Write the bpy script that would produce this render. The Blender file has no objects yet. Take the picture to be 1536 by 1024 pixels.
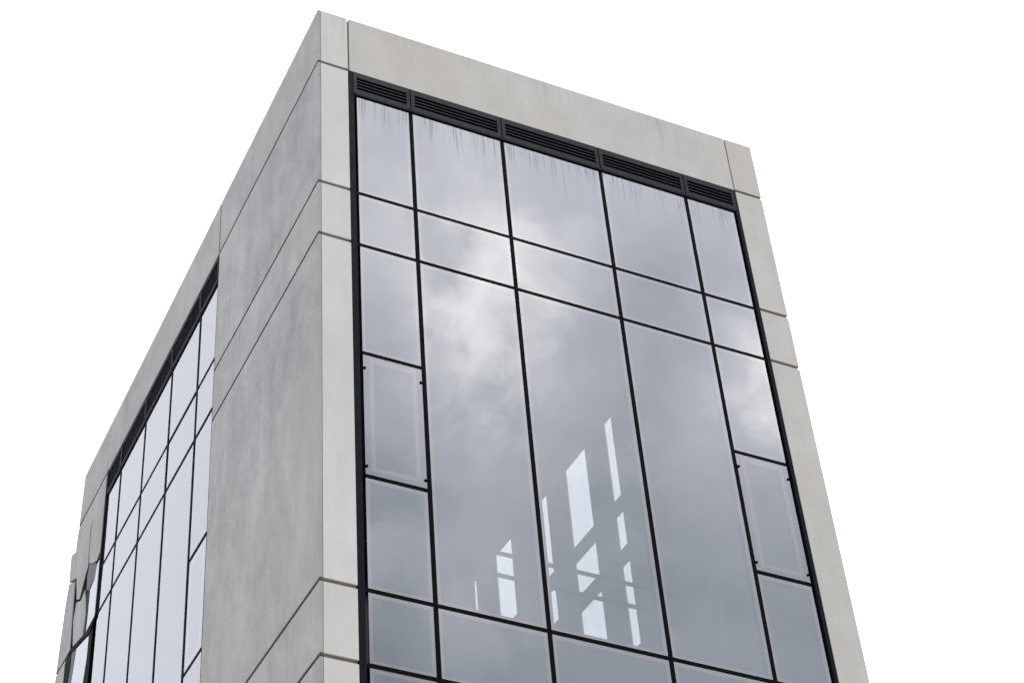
import bpy, bmesh, math, random
from mathutils import Vector, Matrix
random.seed(7)
S = 0.75            # metres per drawing unit
GZ = 1.6            # eye height above the ground (the drawing's zero is the eye)

# ------------------------------------------------------------------ camera
sc = bpy.context.scene
cam = bpy.data.cameras.new("camera"); camo = bpy.data.objects.new("camera", cam)
sc.collection.objects.link(camo); sc.camera = camo
R_ = Vector((0.92999724, -0.36756097, 0.00201775))
U_ = Vector((-0.23809095, -0.59821381, 0.76514896))
F_ = Vector((0.28003185, 0.71206683, 0.64385013))
camo.matrix_world = Matrix(((R_.x, U_.x, -F_.x, -8.7283*S), (R_.y, U_.y, -F_.y, -21.6225*S),
                            (R_.z, U_.z, -F_.z, GZ), (0, 0, 0, 1)))
cam.sensor_width = 36.0; cam.lens = 2775.86/1536*36
cam.shift_x = (768-459.44)/1536; cam.shift_y = (591.16-512)/1536
cam.clip_end = 3000
sc.view_settings.view_transform = 'Standard'; sc.view_settings.look = 'None'
sc.view_settings.exposure = 1.0; sc.view_settings.gamma = 1.0
sc.render.engine = 'CYCLES'
sc.cycles.max_bounces = 10; sc.cycles.transparent_max_bounces = 24

# ------------------------------------------------------------------ node helpers
class NT:
    def __init__(s, tree): s.t = tree; s.n = tree.nodes; s.l = tree.links
    def new(s, kind, **kw):
        n = s.n.new(kind)
        for k, v in kw.items(): setattr(n, k, v)
        return n
    def put(s, sock, v):
        if isinstance(v, bpy.types.NodeSocket): s.l.new(v, sock)
        elif v is not None: sock.default_value = v
    def math(s, op, a, b=None, c=None, clamp=False):
        n = s.new('ShaderNodeMath', operation=op); n.use_clamp = clamp
        s.put(n.inputs[0], a); s.put(n.inputs[1], b); s.put(n.inputs[2], c); return n.outputs[0]
    def vmath(s, op, a, b=None, out=0):
        n = s.new('ShaderNodeVectorMath', operation=op); s.put(n.inputs[0], a)
        if b is not None: s.put(n.inputs[1], b)
        return n.outputs[out]
    def noise(s, vec, scale, detail=3, rough=.5, dist=0):
        n = s.new('ShaderNodeTexNoise'); s.put(n.inputs['Vector'], vec); s.put(n.inputs['Scale'], scale)
        s.put(n.inputs['Detail'], detail); s.put(n.inputs['Roughness'], rough); s.put(n.inputs['Distortion'], dist)
        return n.outputs['Fac']
    def ramp(s, f, lo, hi, a=0., b=1., smooth=True):
        n = s.new('ShaderNodeMapRange'); n.interpolation_type = 'SMOOTHSTEP' if smooth else 'LINEAR'
        s.put(n.inputs[0], f)
        for i, v in enumerate((lo, hi, a, b)): s.put(n.inputs[1+i], v)
        return n.outputs[0]
    def mix(s, f, a, b):
        n = s.new('ShaderNodeMix', data_type='RGBA'); s.put(n.inputs[0], f); s.put(n.inputs[6], a); s.put(n.inputs[7], b)
        return n.outputs[2]
    def scaled(s, vec, xyz): return s.vmath('MULTIPLY', vec, xyz)

# ------------------------------------------------------------------ sky: one bright overcast sky with cloud masses
SUN_EL, SUN_AZ = math.radians(66), math.radians(172)      # azimuth measured from +Y clockwise
w = bpy.data.worlds.new("World"); sc.world = w; w.use_nodes = True
N = NT(w.node_tree); N.n.clear()
sky = N.new('ShaderNodeTexSky', sky_type='NISHITA'); sky.sun_disc = False
sky.sun_elevation = SUN_EL; sky.sun_rotation = SUN_AZ; sky.air_density = 1.2; sky.dust_density = 3.0
d0 = N.new('ShaderNodeTexCoord').outputs['Generated']
wn = N.new('ShaderNodeTexNoise'); N.put(wn.inputs['Vector'], d0); wn.inputs['Scale'].default_value = 5.0; wn.inputs['Detail'].default_value = 4
d1 = N.vmath('ADD', d0, N.scaled(N.vmath('SUBTRACT', wn.outputs['Color'], (.5, .5, .5)), (.13, .13, .13)))
d2 = N.vmath('NORMALIZE', d1)
sep = N.new('ShaderNodeSeparateXYZ'); N.put(sep.inputs[0], d0)
yy, zz = sep.outputs[1], sep.outputs[2]
low = N.ramp(zz, .45, .74, .68, 1.22)                     # duller towards the horizon on the street side
back = N.ramp(yy, -.35, .35, 0, 1)
base = N.math('ADD', N.math('MULTIPLY', low, N.math('SUBTRACT', 1., back)), N.math('MULTIPLY', back, 1.32))
smooth_up = N.ramp(zz, .64, .72, 1., .5)
cl = N.noise(N.scaled(d1, (1, 1, 1.35)), 8.5, 6, .56)
base = N.math('MULTIPLY', base, N.math('ADD', 1.0, N.math('MULTIPLY', N.math('MULTIPLY', N.math('SUBTRACT', cl, .5), N.math('MULTIPLY', smooth_up, .8)), N.math('SUBTRACT', 1., N.math('MULTIPLY', back, .96)))))
puff = N.ramp(N.noise(d1, 20., 6, .58), .34, .62, .25, 1.25)
LOBES = [((.322, -.667, .672), 1000, .58), ((.362, -.630, .687), 1600, .50), ((.395, -.74, .54), 900, .26), ((.29, -.70, .65), 1500, -.22), ((.305, -.73, .61), 900, -.16), ((.345, -.685, .640), 1500, .42), ((.40, -.66, .637), 2200, .22),
         ((.490, -.598, .634), 1300, 1.0), ((.37, -.692, .617), 1800, .32), ((.43, -.70, .57), 1300, -.12), ((.345, -.70, .625), 1500, -.10), ((.313, -.60, .735), 260, .16),
         ((.351, -.765, .54), 300, -.12), ((.285, -.682, .674), 1300, -.26), ((.436, -.61, .665), 700, -.14), ((.41, -.665, .622), 900, -.2)]
for v, k, a in LOBES:
    v = Vector(v).normalized()
    dot = N.vmath('DOT_PRODUCT', d2, tuple(v), out=1)
    e = N.math('MULTIPLY', N.math('EXPONENT', N.math('MULTIPLY', N.math('SUBTRACT', dot, 1.0), float(k))), puff)
    base = N.math('ADD', base, N.math('MULTIPLY', e, a))
tint = N.mix(N.ramp(base, .5, 1.15), (.85, .965, 1.075, 1), (.95, .98, 1.075, 1))
tint = N.mix(N.ramp(base, 1.15, 1.7), tint, (1.0, .995, .99, 1))
cloud = N.vmath('MULTIPLY', tint, N.math('MAXIMUM', base, .25))
nm = N.vmath('MULTIPLY', sky.outputs[0], (.10, .10, .10))
colr = N.mix(.94, nm, cloud)
bg = N.new('ShaderNodeBackground'); N.put(bg.inputs[0], colr); bg.inputs[1].default_value = 1.0
wo = N.new('ShaderNodeOutputWorld'); N.l.new(bg.outputs[0], wo.inputs[0])

# ------------------------------------------------------------------ sun behind the cloud
sl = bpy.data.lights.new("sun", 'SUN'); sl.energy = 1.0; sl.angle = math.radians(20); sl.color = (1, .965, .92)
so = bpy.data.objects.new("sun", sl); sc.collection.objects.link(so)
sd = Vector((math.sin(SUN_AZ)*math.cos(SUN_EL), math.cos(SUN_AZ)*math.cos(SUN_EL), math.sin(SUN_EL)))
so.rotation_euler = sd.to_track_quat('Z', 'Y').to_euler(); so.location = (0, -10, 40)

# ------------------------------------------------------------------ materials
def mat(name):
    m = bpy.data.materials.new(name); m.use_nodes = True; t = NT(m.node_tree); t.n.clear()
    out = t.new('ShaderNodeOutputMaterial'); return m, t, out
def principled(t, out, col, rough, bump=None, metal=0., spec=.5, dist=.01, strength=.5):
    p = t.new('ShaderNodeBsdfPrincipled'); t.put(p.inputs['Base Color'], col); t.put(p.inputs['Roughness'], rough)
    t.put(p.inputs['Metallic'], metal); t.put(p.inputs['Specular IOR Level'], spec)
    if bump is not None:
        b = t.new('ShaderNodeBump'); b.inputs['Strength'].default_value = strength; b.inputs['Distance'].default_value = dist
        t.put(b.inputs['Height'], bump); t.l.new(b.outputs[0], p.inputs['Normal'])
    t.l.new(p.outputs[0], out.inputs[0]); return p

def concrete(name, light, dark, warm, streak_top=None, mott=1.0):
    m, t, out = mat(name)
    pos = t.new('ShaderNodeNewGeometry').outputs['Position']
    rnd = t.new('ShaderNodeObjectInfo').outputs['Random']
    sp = t.new('ShaderNodeSeparateXYZ'); t.put(sp.inputs[0], pos)
    off = t.new('ShaderNodeCombineXYZ'); t.put(off.inputs[0], t.math('MULTIPLY', rnd, 31.)); t.put(off.inputs[2], t.math('MULTIPLY', rnd, 17.))
    pp = t.vmath('ADD', pos, off.outputs[0])
    big = t.noise(t.scaled(pp, (1, 1, .55)), .75, 5, .6, .6)
    mid = t.noise(t.scaled(pp, (1, 1, .5)), 3.2, 5, .62, .4)
    strk = t.noise(t.scaled(pp, (1, 1, .06)), 9., 4, .6)
    fine = t.noise(pp, 60., 3, .6)
    grain = t.noise(pp, 17., 5, .7)
    diag = t.vmath('DOT_PRODUCT', pp, (.6, .75, .75), out=1)
    dv = t.new('ShaderNodeCombineXYZ'); t.put(dv.inputs[0], t.math('MULTIPLY', diag, .35)); t.put(dv.inputs[1], t.vmath('DOT_PRODUCT', pp, (-.45, -.55, .75), out=1)); t.put(dv.inputs[2], 3.)
    band = t.noise(dv.outputs[0], 1.5, 5, .65, .8)
    k = t.math('ADD', t.math('MULTIPLY', t.ramp(big, .3, .7), .42*mott), t.math('MULTIPLY', t.ramp(mid, .3, .7), .30*mott))
    k = t.math('ADD', k, t.math('MULTIPLY', t.ramp(strk, .35, .7), .10*mott))
    k = t.math('ADD', k, t.math('MULTIPLY', t.ramp(band, .35, .68), .35*(mott-.5)))
    k = t.math('ADD', k, t.math('MULTIPLY', t.math('SUBTRACT', grain, .5), .85*mott), clamp=True)
    col = t.mix(k, light, dark)
    col = t.mix(t.math('MULTIPLY', t.ramp(t.noise(pp, .35, 3), .35, .7), .5), col, warm)
    col = t.mix(t.math('MULTIPLY', t.math('SUBTRACT', fine, .5), .35), col, (.2, .2, .195, 1))
    # pin holes left by the formwork
    vor = t.new('ShaderNodeTexVoronoi'); t.put(vor.inputs['Vector'], pp); vor.inputs['Scale'].default_value = 7
    pin = t.ramp(vor.outputs['Distance'], .02, .045, 1, 0)
    pin = t.math('MULTIPLY', pin, t.math('GREATER_THAN', t.noise(pp, 2.3), .56))
    col = t.mix(t.math('MULTIPLY', pin, .35), col, (.16, .15, .14, 1))
    if streak_top is not None:                            # run-off stains below the coping
        fall = t.ramp(sp.outputs[2], streak_top-1.15, streak_top, 0, 1)
        s2 = t.ramp(t.noise(t.scaled(pp, (1, 1, .05)), 14., 4, .65), .46, .72)
        pat = t.ramp(t.noise(t.scaled(pp, (1, 1, .2)), 1.3, 3), .38, .65)
        col = t.mix(t.math('MULTIPLY', t.math('MULTIPLY', s2, fall), t.math('MULTIPLY', pat, .32)), col, (.20, .17, .135, 1))
    h = t.math('ADD', t.math('MULTIPLY', mid, .6), t.math('MULTIPLY', fine, .25))
    h = t.math('SUBTRACT', h, t.math('MULTIPLY', pin, .5))
    principled(t, out, col, .88, h, dist=.006, strength=.35, spec=.25)
    return m
TOPZ = 29.657*S+GZ
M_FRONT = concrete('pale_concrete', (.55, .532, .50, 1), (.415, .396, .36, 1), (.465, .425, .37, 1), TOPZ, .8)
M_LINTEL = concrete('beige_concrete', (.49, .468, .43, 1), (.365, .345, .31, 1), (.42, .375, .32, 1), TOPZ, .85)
M_SIDE = concrete('shaded_side_concrete', (.385, .367, .350, 1), (.225, .216, .208, 1), (.335, .312, .28, 1), TOPZ, 1.1)  # same concrete with albedo lowered: the side's shade is in the colour

def simple(name, col, rough, metal=0., spec=.5, n=25., amt=.15):
    m, t, out = mat(name); pos = t.new('ShaderNodeNewGeometry').outputs['Position']
    f = t.noise(t.scaled(pos, (1, 1, .3)), n, 4)
    c2 = tuple(min(1, c*1.7+.001) for c in col[:3])+(1,)
    c = t.mix(t.math('MULTIPLY', t.ramp(f, .4, .8), amt*2), col, c2)
    principled(t, out, c, t.ramp(f, .2, .8, rough, rough+.15), metal=metal, spec=spec); return m
M_BLACK = simple('black_gasket', (.003, .003, .0035, 1), .7, spec=.03)
M_FRAME = simple('dark_aluminium', (.004, .005, .0085, 1), .6, spec=.05)
M_LOUV = simple('charcoal_aluminium', (.007, .0085, .012, 1), .55, spec=.10)
M_VOID = simple('void_shade_black', (.003, .003, .003, 1), .9, spec=.02)  # near-black painted shade for louvre voids and slab gaps
M_SMEAR = simple('smear_grey', (.13, .13, .13, 1), .8, spec=.1)  # plain dark grey for the smeared patches of the far pier
M_CORE = simple('joint_sealant', (.27, .22, .16, 1), .9, spec=.1)
M_IN = simple('dim_interior_plaster', (.07, .072, .075, 1), .9, spec=.2, n=3)
M_INFL = simple('interior_slab', (.06, .06, .062, 1), .9, spec=.1, n=3)
M_BAR = simple('painted_steel_bar', (.03, .032, .035, 1), .6, spec=.1)

def glass(name, f0, tcol, gcol, streaks=None, fr=1.0, dusty=1.0):
    m, t, out = mat(name)
    geo = t.new('ShaderNodeNewGeometry'); pos = geo.outputs['Position']
    rnd = t.new('ShaderNodeObjectInfo').outputs['Random']
    off = t.new('ShaderNodeCombineXYZ'); t.put(off.inputs[0], t.math('MULTIPLY', rnd, 9.)); t.put(off.inputs[2], t.math('MULTIPLY', rnd, 5.))
    pp = t.vmath('ADD', pos, off.outputs[0])
    wav = t.noise(pp, .8, 2, .4)
    b = t.new('ShaderNodeBump'); b.inputs['Strength'].default_value = .12; b.inputs['Distance'].default_value = .02
    t.put(b.inputs['Height'], wav)
    gl = t.new('ShaderNodeBsdfGlossy'); t.put(gl.inputs['Color'], gcol); gl.inputs['Roughness'].default_value = .015
    t.l.new(b.outputs[0], gl.inputs['Normal'])
    tr = t.new('ShaderNodeBsdfTransparent'); t.put(tr.inputs['Color'], tcol)
    lw = t.new('ShaderNodeLayerWeight'); lw.inputs['Blend'].default_value = .5
    fac = t.math('POWER', lw.outputs['Facing'], 4.0)
    fac = t.math('ADD', t.math('MULTIPLY', fac, (1-f0)*fr), f0, clamp=True)
    mx = t.new('ShaderNodeMixShader'); t.put(mx.inputs[0], fac); t.l.new(tr.outputs[0], mx.inputs[1]); t.l.new(gl.outputs[0], mx.inputs[2])
    # thin film of dust, and run-off streaks under the louvres
    df = t.new('ShaderNodeBsdfDiffuse'); 
    dust = t.ramp(t.noise(t.scaled(pp, (1, 1, .25)), 5., 4, .6), .3, .8, .015*dusty, .05*dusty)
    dcol = (.45, .44, .44, 1)
    if streaks is not None:
        sp = t.new('ShaderNodeSeparateXYZ'); t.put(sp.inputs[0], pos)
        n1 = t.noise(t.scaled(pp, (1, 1, .03)), 19., 3, .6)
        n2 = t.noise(t.scaled(pp, (1, 1, .008)), 62., 2, .6)
        length = t.ramp(t.noise(t.scaled(pp, (1, 1, 0.)), 11., 4, .65), .36, .68, .12, 1.55, smooth=False)
        dist = t.math('SUBTRACT', streaks, sp.outputs[2])
        fall = t.math('SUBTRACT', 1.0, t.math('DIVIDE', dist, length), clamp=True)
        dk = t.math('MULTIPLY', t.math('MULTIPLY', t.ramp(n2, .50, .62), t.ramp(fall, 0, .8)), .42)
        haze = t.math('MULTIPLY', t.ramp(dist, .0, .95, .26, 0), t.ramp(n1, .35, .65, .35, 1))
        edge = t.ramp(dist, .0, .10, .18, 0)
        dust = t.math('ADD', t.math('ADD', dust, haze), edge, clamp=True)
        dust = t.math('MAXIMUM', dust, dk)
        dcol = t.mix(t.math('MULTIPLY', dk, 2.4, clamp=True), dcol, (.07, .085, .115, 1))
    t.put(df.inputs[0], dcol)
    m2 = t.new('ShaderNodeMixShader'); t.put(m2.inputs[0], dust); t.l.new(mx.outputs[0], m2.inputs[1]); t.l.new(df.outputs[0], m2.inputs[2])
    t.l.new(m2.outputs[0], out.inputs[0]); return m
GC = (.955, .965, 1.0, 1); TC = (.365, .352, .335, 1)
M_GLASS = glass('coated_glass', .195, TC, GC)
M_GLTOP = glass('streaked_coated_glass', .20, TC, GC, streaks=27.40*S+GZ)
M_GLSIDE = glass('side_coated_glass', .17, TC, GC, fr=.36, dusty=.3)
m, t, out = mat('glass_inner_face'); tr = t.new('ShaderNodeBsdfTransparent'); tr.inputs[0].default_value = (.97, .985, .985, 1)
t.l.new(tr.outputs[0], out.inputs[0]); M_CLEAR = m
m, t, out = mat('clear_glass'); tr = t.new('ShaderNodeBsdfTransparent'); tr.inputs[0].default_value = (.84, .88, .9, 1)
gl = t.new('ShaderNodeBsdfGlossy'); gl.inputs['Roughness'].default_value = .02
mx = t.new('ShaderNodeMixShader'); mx.inputs[0].default_value = .1
t.l.new(tr.outputs[0], mx.inputs[1]); t.l.new(gl.outputs[0], mx.inputs[2]); t.l.new(mx.outputs[0], out.inputs[0]); M_CLEARG = m
m, t, out = mat('ceramic_edge_band')
df = t.new('ShaderNodeBsdfDiffuse'); df.inputs[0].default_value = (.70, .45, .36, 1)
gl = t.new('ShaderNodeBsdfGlossy'); gl.inputs[0].default_value = GC; gl.inputs['Roughness'].default_value = .05
mx = t.new('ShaderNodeMixShader'); mx.inputs[0].default_value = .0
t.l.new(df.outputs[0], mx.inputs[1]); t.l.new(gl.outputs[0], mx.inputs[2]); t.l.new(mx.outputs[0], out.inputs[0]); M_FRIT = m

# ------------------------------------------------------------------ geometry helpers
def P(fac, u, z, d):
    if fac == 'front': v = (u, d, z)
    elif fac == 'left': v = (d, u, z)
    elif fac == 'right': v = (10-d, u, z)
    else: v = (u, 16.30-d, z)          # rear
    return Vector((v[0]*S, v[1]*S, v[2]*S+GZ))
class MB:
    def __init__(s): s.bm = bmesh.new()
    def box(s, fac, u0, u1, z0, z1, d0, d1, mi=0, bevel=0., outer=None):
        return s.prism(fac, [(u0, z0), (u1, z0), (u1, z1), (u0, z1)], d0, d1, mi, bevel, outer)
    def prism(s, fac, poly, d0, d1, mi=0, bevel=0., outer=None, skew=None):
        a = [s.bm.verts.new(P(fac, u, z, d0)) for u, z in poly]
        b = [s.bm.verts.new(P(fac, *( (u, z) if skew is None else (u+skew[0], z+skew[1])), d1)) for u, z in poly]
        n = len(poly); fs = [s.bm.faces.new(a), s.bm.faces.new(b[::-1])]
        for i in range(n): fs.append(s.bm.faces.new((a[i], b[i], b[(i+1) % n], a[(i+1) % n])))
        for f in fs: f.material_index = mi
        if outer is not None: fs[0].material_index = outer
        bmesh.ops.recalc_face_normals(s.bm, faces=fs)
        if bevel:
            es = list({e for f in fs for e in f.edges})
            bmesh.ops.bevel(s.bm, geom=es, offset=bevel*S, segments=2, profile=.6, affect='EDGES')
        return s
    def ring(s, fac, u0, u1, z0, z1, t, d0, d1, mi=0):
        if isinstance(t, (int, float)): t = (t, t, t, t)      # left, right, bottom, top
        s.box(fac, u0, u0+t[0], z0, z1, d0, d1, mi); s.box(fac, u1-t[1], u1, z0, z1, d0, d1, mi)
        s.box(fac, u0+t[0], u1-t[1], z0, z0+t[2], d0, d1, mi); s.box(fac, u0+t[0], u1-t[1], z1-t[3], z1, d0, d1, mi)
        return s
    def tube(s, p0, p1, r, seg=12, mi=0):
        p0, p1 = Vector(p0), Vector(p1); q = (p1-p0).to_track_quat('Z', 'Y').to_matrix()
        rings = [[s.bm.verts.new(p+q@Vector((r*math.cos(a*2*math.pi/seg), r*math.sin(a*2*math.pi/seg), 0))) for a in range(seg)] for p in (p0, p1)]
        fs = [s.bm.faces.new((rings[0][i], rings[0][(i+1) % seg], rings[1][(i+1) % seg], rings[1][i])) for i in range(seg)]
        fs += [s.bm.faces.new(rings[0][::-1]), s.bm.faces.new(rings[1])]
        for f in fs: f.material_index = mi
        bmesh.ops.recalc_face_normals(s.bm, faces=fs); return s
    def build(s, name, mats, parent=None, **props):
        vs = s.bm.verts; c = Vector((0, 0, 0))
        xs = [v.co.x for v in vs]; ys = [v.co.y for v in vs]; zs = [v.co.z for v in vs]
        c = Vector(((min(xs)+max(xs))/2, (min(ys)+max(ys))/2, min(zs)))
        for v in vs: v.co -= c
        me = bpy.data.meshes.new(name); s.bm.to_mesh(me); s.bm.free()
        for m_ in (mats if isinstance(mats, (list, tuple)) else [mats]): me.materials.append(m_)
        o = bpy.data.objects.new(name, me); sc.collection.objects.link(o)
        if parent is not None:
            o.parent = parent; c = c-WORLD[parent.name]
            WORLD[o.name] = c+WORLD[parent.name]
        else: WORLD[o.name] = c
        o.location = c
        for k, v in props.items(): o[k] = v
        return o
WORLD = {}

# ------------------------------------------------------------------ setting
m, t, out = mat('asphalt'); pos = t.new('ShaderNodeNewGeometry').outputs['Position']
c = t.mix(t.noise(pos, .3, 5), (.05, .05, .052, 1), (.075, .073, .07, 1)); c = t.mix(t.math('MULTIPLY', t.noise(pos, 90, 2), .4), c, (.12, .12, .12, 1))
principled(t, out, c, .9, t.noise(pos, 120, 3), dist=.004); M_ASPH = m
m, t, out = mat('paving'); pos = t.new('ShaderNodeNewGeometry').outputs['Position']
br = t.new('ShaderNodeTexBrick'); t.put(br.inputs['Vector'], pos); br.inputs['Scale'].default_value = 1.6
br.inputs['Color1'].default_value = (.30, .29, .27, 1); br.inputs['Color2'].default_value = (.26, .255, .245, 1); br.inputs['Mortar'].default_value = (.12, .12, .11, 1)
br.inputs['Mortar Size'].default_value = .012
principled(t, out, t.mix(t.math('MULTIPLY', t.noise(pos, 2, 5), .4), br.outputs[0], (.2, .19, .18, 1)), .9, spec=.2); M_PAVE = m
bm = bmesh.new(); bmesh.ops.create_grid(bm, x_segments=1, y_segments=1, size=1500)
me = bpy.data.meshes.new('ground'); bm.to_mesh(me); bm.free(); me.materials.append(M_ASPH)
g = bpy.data.objects.new('ground', me); sc.collection.objects.link(g); g['kind'] = 'structure'
bm = bmesh.new(); bmesh.ops.create_cube(bm, size=1)
for v in bm.verts: v.co = Vector((v.co.x*16+3.75, v.co.y*21+6.5, v.co.z*.26))
me = bpy.data.meshes.new('pavement'); bm.to_mesh(me); bm.free(); me.materials.append(M_PAVE)
g = bpy.data.objects.new('pavement', me); sc.collection.objects.link(g); g['kind'] = 'structure'

# ------------------------------------------------------------------ the tower
B = bpy.data.objects.new('office_tower', None); sc.collection.objects.link(B)
B.location = (0, 0, .13); WORLD['office_tower'] = Vector(B.location)
B['label'] = 'square concrete-panelled office tower with tall blue-grey reflective glass walls on two sides'
B['category'] = 'building'

T, J1, J2, J3, J6, J7 = 29.657, 28.075, 24.721, 23.39, 15.97, 14.63
ST = 8.75
BOT = (.131-GZ)/S                       # top of the pavement in drawing units
XA, XB, XW = .631, 9.362, 10.0
YA, YB, YW = 5.717, 14.121, 16.42
jl = [T, J1, J2, J3, J6, J7, J6-ST, J7-ST, BOT]
G = .034                                 # half joint
TH = .26
def panels(fac, u0, u1, zs, mat_, d0=0., th=TH, g0=G, g1=G, top_open=True):
    for i in range(len(zs)-1):
        a = zs[i+1]+(G if i < len(zs)-2 else 0); b = zs[i]-(G if i else 0)
        MB().box(fac, u0+g0, u1-g1, a, b, d0, th, bevel=.009).build('wall_panel', mat_, B)
# side wall cladding (laps the corner), front piers, lintels
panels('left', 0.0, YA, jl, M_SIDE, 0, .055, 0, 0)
panels('front', .062, XA, jl, M_FRONT, 0.002, TH, 0, 0)
panels('front', XB, XW, jl, M_LINTEL, 0.002, TH, 0, 0)
MB().box('front', XA+.035, XB-.03, J1+.0, T, 0.0, TH, bevel=.009).build('lintel_panel', M_LINTEL, B)
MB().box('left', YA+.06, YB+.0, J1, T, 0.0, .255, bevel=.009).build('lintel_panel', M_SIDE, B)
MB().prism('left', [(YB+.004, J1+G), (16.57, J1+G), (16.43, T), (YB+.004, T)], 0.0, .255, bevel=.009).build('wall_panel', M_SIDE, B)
# backing wall behind the joints (seen only in the grooves)
cb = MB()
cb.box('front', .10, XA-.004, BOT, T-.03, .045, .55)
cb.box('front', XB+.004, XW-.05, BOT, T-.03, .045, .55)
cb.box('left', .55, YA-.004, BOT, T-.03, .052, .5)
cb.box('front', XA, XB, J1+.02, T-.03, .05, .55)
cb.box('left', YA, 16.1, J1+.02, T-.03, .06, .5)
cb.build('backing_wall', M_CORE, B)

# right wall and rear wall
H = dict(h0=27.425, h1=24.723, h2=23.40, h3=20.826, h4=18.19, h5=15.977, h7=14.636)
HL = dict(h0=27.252, h1=25.149, h2=23.818, h3=20.741, h4=18.145, h5=15.977, h7=14.636)
V = [.776, 1.951, 3.927, 6.121, 8.091, 9.264]
L = [5.80, 6.923, 8.881, 10.829, 12.779, 13.93]
wins = [(6.60, 6.93), (7.87, 8.85), (9.84, 10.24), (11.77, 12.65), (13.78, 13.93)]
rows = [(24.95, 27.23), (23.62, 24.52), (21.06, 23.19)]
rw = MB(); us = [.56]+[x for p in wins for x in p]+[16.3]
for i in range(0, len(us), 2): rw.box('right', us[i], us[i+1], BOT, T, .03, .065)
for a, b in wins:
    zs = [T]+[x for p in rows for x in (p[1], p[0])]+[BOT]
    for i in range(0, len(zs), 2): rw.box('right', a, b, zs[i+1], zs[i], .032, .063)
rw.box('right', .56, 16.3, BOT, 20.9, -.001, .029).box('right', .56, 6.4, 20.9, T, -.001, .029).build('wall_panel', [M_FRONT, M_IN], B)
for a, b in wins:
    wn_ = MB()
    for r0, r1 in rows: wn_.box('right', a+.001, b-.001, r0+.001, r1-.001, .040, .055)
    wn_.build('window_pane', M_CLEARG, B)
MB().box('rear', .3, 9.9, BOT, T, 0, .3).build('wall_panel', M_SIDE, B)
# roof and inner floors
MB().box('front', .5, 9.9, 28.6, 28.9, .55, 16.0).build('roof', M_INFL, B)
MB().box('front', .3, 9.88, 14.95, 15.55, .30, 15.9).build('floor_slab', M_INFL, B)
MB().box('front', .3, 9.88, 6.2, 6.8, .30, 15.9).build('floor_slab', M_INFL, B)
MB().box('front', .56, 9.8, 27.9, 28.1, .6, 15.9).build('ceiling', M_IN, B)
for z in (21.40, 20.86):
    MB().tube(P('front', .3, z, 5.2), P('front', 9.88, z, 5.2), .045*S).build('tie_bar', M_BAR, B)

for z0_, z1_ in ((H['h7'], H['h5']), (H['h7']-ST, H['h5']-ST)):
    MB().box('front', XA+.13, XB-.10, z0_, z1_, .10, .16).build('spandrel_panel', M_IN, B)
# ------------------------------------------------------------------ curtain walls
GD = .03        # glass plane depth
def pane(fac, u0, u1, z0, z1, glassm, g=.043, band=.062, casement=False, tilt=True):
    a, b, c_, d = u0+g, u1-g, z0+g*.95, z1-g*.95
    dd = GD+random.uniform(-.002, .002)
    q = random.uniform(-.0022, .0022) if tilt else 0
    mb = MB(); mb.box(fac, a, b, c_, d, dd, dd+.04, mi=1, outer=0)
    if q:                                   # panes are never set perfectly parallel
        for v in mb.bm.verts:
            k = (v.co.z-(c_*S+GZ))/((d-c_)*S)-.5
            if fac == 'front': v.co.y += q*k*S
            elif fac == 'left': v.co.x += q*k*S
    if casement: o = mb.build('casement_window', [glassm, M_CLEAR], B, label='top-hung casement pane with a wide inset border')
    else: o = mb.build('window_pane', [glassm, M_CLEAR], B)
    if casement:
        MB().ring(fac, a+.115, b-.10, c_+.10, d-.03, (.075, .075, .08, .12), dd+.008, dd+.012).build('edge_band', M_FRIT, o)
        for uu, sgn in ((a, 1), (b, -1)) if fac == 'front' else ():
            for z in (c_+.16, d-.30):
                k = MB(); k.tube(P(fac, uu-sgn*.02, z, dd-.008), P(fac, uu+sgn*.03, z-.004, dd-.008), .014*S)
                k.tube(P(fac, uu+sgn*.024, z, dd-.018), P(fac, uu+sgn*.024, z, dd-.001), .023*S)
                k.build('clamp', M_BLACK, o)
    else:
        MB().ring(fac, a, b, c_, d, (band, band, band, band*1.15), dd+.008, dd+.012).build('edge_band', M_FRIT, o)
    return o
def mullion(fac, u, z0, z1, hw=.045, name='mullion'):
    MB().box(fac, u-hw, u+hw, z0, z1, GD+(.001 if fac == 'front' else -.012), GD+.20).build(name, M_BLACK, B)
def transom(fac, u0, u1, z, hh=.043):
    MB().box(fac, u0, u1, z-hh, z+hh, GD+(.004 if fac == 'front' else -.009), GD+.19).build('transom', M_BLACK, B)

def louvre(fac, u0, u1, z0, z1, side0, side1, ns=4, lm=None):
    mb = MB()
    mb.box(fac, u0, u0+side0, z0, z1, -.006, .10); mb.box(fac, u1-side1, u1, z0, z1, -.006, .10)
    mb.box(fac, u0+side0, u1-side1, z0, z0+.105, -.003, .10); mb.box(fac, u0+side0, u1-side1, z1-.13, z1, -.003, .10)
    mb.box(fac, u0+side0, u1-side1, z0+.105, z1-.13, .16, .19, 1)  # black sheet painting the shade behind the blades
    zs = z0+.105; step = (z1-.13-zs)/ns
    for i in range(ns):
        zc = zs+step*(i+.32)
        # sloping blade: lower outer lip, higher at the back
        mb.prism(fac, [(u0+side0, zc-.014), (u1-side1, zc-.014), (u1-side1, zc+.014), (u0+side0, zc+.014)], .012, .135, 0, skew=(0, .075))
    return mb.build('louvre_grille', [lm or M_LOUV, M_VOID], B)

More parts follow.
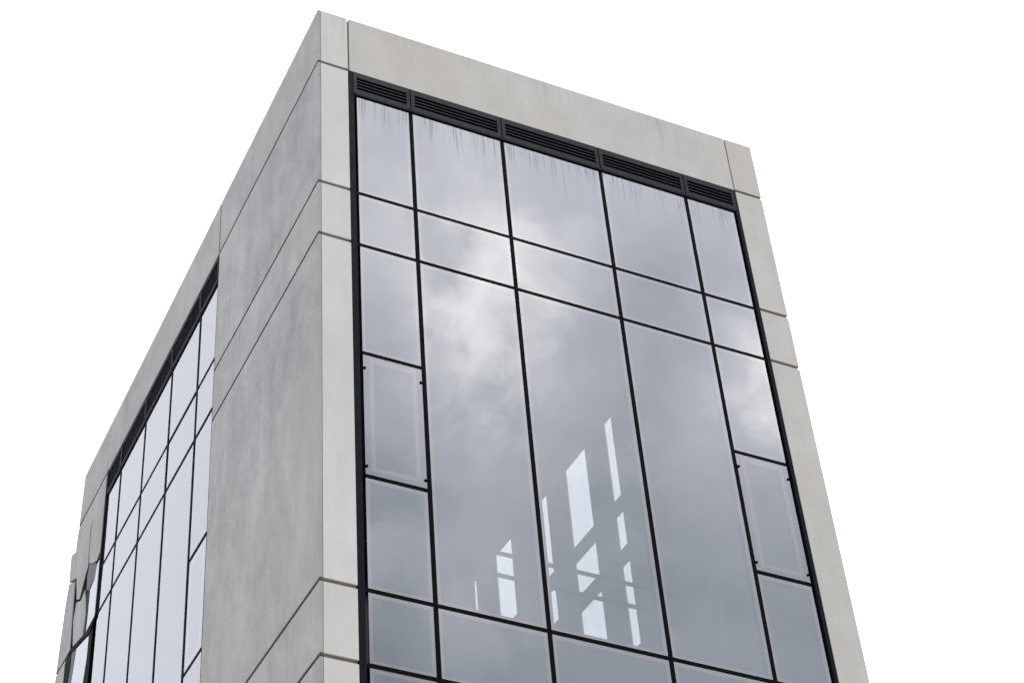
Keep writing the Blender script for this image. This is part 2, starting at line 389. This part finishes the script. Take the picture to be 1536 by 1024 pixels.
# front
FU = [XA, V[0]]
levels = [H['h0'], H['h1'], H['h2'], H['h5'], H['h7'], H['h5']-ST, H['h7']-ST]
TOPL = J1-.02
for i in range(5):
    a = XA+.11 if i == 0 else V[i]+.012
    b = XB-.06 if i == 4 else V[i+1]-.012
    louvre('front', a, b, H['h0']+.03, TOPL, .07 if i == 0 else .075, .075)
mb = MB()      # perimeter frame
mb.box('front', XA+.003, V[0]-.02, BOT, J1-.004, .012, .26); mb.box('front', V[5]+.02, XB-.003, BOT, J1-.004, .012, .26)
mb.build('perimeter_frame', M_FRAME, B)
for i in range(1, 5):
    mullion('front', V[i], BOT, TOPL-.004)
MB().box('front', V[0]-.015, V[5]+.015, H['h0']-.0, H['h0']+.045, .001, .12).build('transom', M_LOUV, B)
def split(z): return [z['h2'], z['h3'], z['h4'], z['h5']]
for i in range(5):
    a, b = V[i], V[i+1]
    for lv in range(len(levels)-1):
        z1, z0 = levels[lv], levels[lv+1]
        if z1-z0 > 5 and i in (0, 4):
            k = 0 if lv == 2 else ST
            s_ = [z1, H['h3']-k, H['h4']-k, z0]
            for j in range(3): pane('front', a, b, s_[j+1], s_[j], M_GLASS, casement=(j == 1))
            for j in (1, 2): transom('front', a+.046, b-.046, s_[j])
        else:
            pane('front', a, b, z0, z1-(0 if lv else .0), M_GLTOP if lv == 0 else M_GLASS)
        transom('front', a+(.046 if i else -.015), b-(.046 if i < 4 else -.015), z0)
    pane('front', a, b, BOT, levels[-1], M_GLASS)

# left
LL = [HL['h0'], HL['h1'], HL['h2'], HL['h5'], HL['h7'], HL['h5']-ST, HL['h7']-ST]
for i in range(5):
    a = YA+.02 if i == 0 else L[i]+.01
    b = L[5]-.02 if i == 4 else L[i+1]-.01
    louvre('left', a, b, HL['h0']+.03, J1-.03, .05, .05, 5, M_FRAME)
MB().box('left', YA+.003, L[0]-.02, BOT, J1-.004, .02, .26).build('perimeter_frame', M_FRAME, B)
MB().box('left', L[5]-.015, 14.003, HL['h2']+.03, J1-.004, -.012, .26).build('perimeter_frame', M_FRAME, B)
for i in range(1, 5): mullion('left', L[i], BOT, J1-.034, .04)
MB().box('left', L[0], L[5]+.015, HL['h0'], HL['h0']+.045, .004, .12).build('transom', M_LOUV, B)
for i in range(5):
    a, b = L[i], L[i+1]
    for lv in range(len(LL)-1):
        z1, z0 = LL[lv], LL[lv+1]
        if z1-z0 > 5 and i == 0:
            k = 0 if lv == 2 else ST
            s_ = [z1, HL['h3']-k, HL['h4']-k, z0]
            for j in range(3): pane('left', a, b, s_[j+1], s_[j], M_GLSIDE, casement=(j == 1), band=.03)
            for j in (1, 2): transom('left', a+.046, b-.041, s_[j], .035)
        else:
            pane('left', a, b, z0, z1, M_GLSIDE, band=.02, g=.036)
        transom('left', a+.041, b-(.041 if i < 4 else -.015), z0, .04)
    pane('left', a, b, BOT, LL[-1], M_GLSIDE, band=.02)

# far pier of the left facade: damaged slabs, gaps filled black in place of shade, and a wider base below
def slab(poly, mat_, d0, d1, name='wall_panel', bevel=.008, **kw):
    return MB().prism('left', poly, d0, d1, bevel=bevel).build(name, mat_, B, **kw)
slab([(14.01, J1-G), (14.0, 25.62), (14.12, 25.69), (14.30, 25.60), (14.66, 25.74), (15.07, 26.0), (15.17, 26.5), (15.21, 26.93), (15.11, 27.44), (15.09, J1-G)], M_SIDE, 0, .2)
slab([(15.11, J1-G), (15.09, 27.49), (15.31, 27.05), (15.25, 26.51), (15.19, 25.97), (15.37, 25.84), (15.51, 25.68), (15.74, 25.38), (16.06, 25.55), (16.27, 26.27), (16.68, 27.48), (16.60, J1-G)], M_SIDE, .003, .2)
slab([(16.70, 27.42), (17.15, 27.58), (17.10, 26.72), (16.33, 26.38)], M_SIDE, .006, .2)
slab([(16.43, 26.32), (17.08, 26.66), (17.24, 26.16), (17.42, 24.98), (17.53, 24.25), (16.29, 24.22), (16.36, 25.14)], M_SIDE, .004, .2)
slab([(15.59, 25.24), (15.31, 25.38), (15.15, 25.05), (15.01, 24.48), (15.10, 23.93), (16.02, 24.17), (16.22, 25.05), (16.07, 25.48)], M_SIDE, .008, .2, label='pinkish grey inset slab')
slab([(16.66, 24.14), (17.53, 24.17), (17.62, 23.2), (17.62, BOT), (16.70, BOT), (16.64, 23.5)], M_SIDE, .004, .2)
MB().prism('left', [(YB+.02, BOT), (16.66, BOT), (16.60, 23.9), (16.40, 24.3), (16.45, 26.3), (16.66, 27.4), (16.5, 28.0), (YB+.02, 28.0)], .030, .6).build('backing_wall', M_VOID, B)  # near-flush black filler, makes the gaps look deep and unlit
# glazing slipping behind the broken slabs
slab([(14.01, 25.50), (14.29, 25.46), (14.42, 25.12), (14.79, 25.03), (14.77, 24.35), (14.82, 23.80), (14.01, 23.70)], [M_GLSIDE], .012, .022, 'window_pane', 0)
slab([(15.05, 25.98), (14.71, 25.75), (14.42, 25.60), (14.33, 25.41), (14.45, 25.17), (14.86, 25.1), (15.12, 25.24), (15.18, 25.7)], M_SMEAR, .010, .03, 'broken_panel', 0, label='dark grey broken edge of a slab')
MB().prism('left', [(14.80, 25.06), (15.02, 25.20), (14.92, 24.43), (14.99, 23.86), (14.84, 23.80), (14.79, 24.35)], .006, .03).build('frame_strip', M_FRAME, B)
MB().prism('left', [(L[5]+.0, HL['h2']-.045), (14.45, 23.60), (16.3, 24.08), (16.3, 24.19), (14.9, 23.82), (L[5]+.01, HL['h2']+.04)], -.006, .03).build('transom', M_BLACK, B)
slab([(14.62, BOT), (14.46, 22.9), (14.46, 23.58), (15.6, 23.88), (15.72, 23.4), (15.85, 22.9), (15.85, BOT)], [M_GLSIDE], .012, .022, 'window_pane', 0)
slab([(15.86, BOT), (15.86, 22.9), (15.70, 23.7), (15.66, 23.90), (16.04, 24.00), (16.03, 23.6), (16.15, 23.2), (16.15, BOT)], M_SMEAR, .010, .03, 'broken_panel', 0, label='dark grey streaked strip beside the glass')
MB().prism('left', [(14.15, BOT), (14.60, BOT), (14.60, 22.35), (14.44, 22.96), (14.43, 23.58), (14.10, 23.56), (14.14, 23.05)], .0, .03).build('mullion', M_BLACK, B)
MB().prism('left', [(16.16, BOT), (16.64, BOT), (16.62, 23.5), (16.60, 23.95), (16.40, 24.08), (16.05, 24.0), (16.04, 23.6), (16.16, 23.22)], .002, .03).build('mullion', M_BLACK, B)
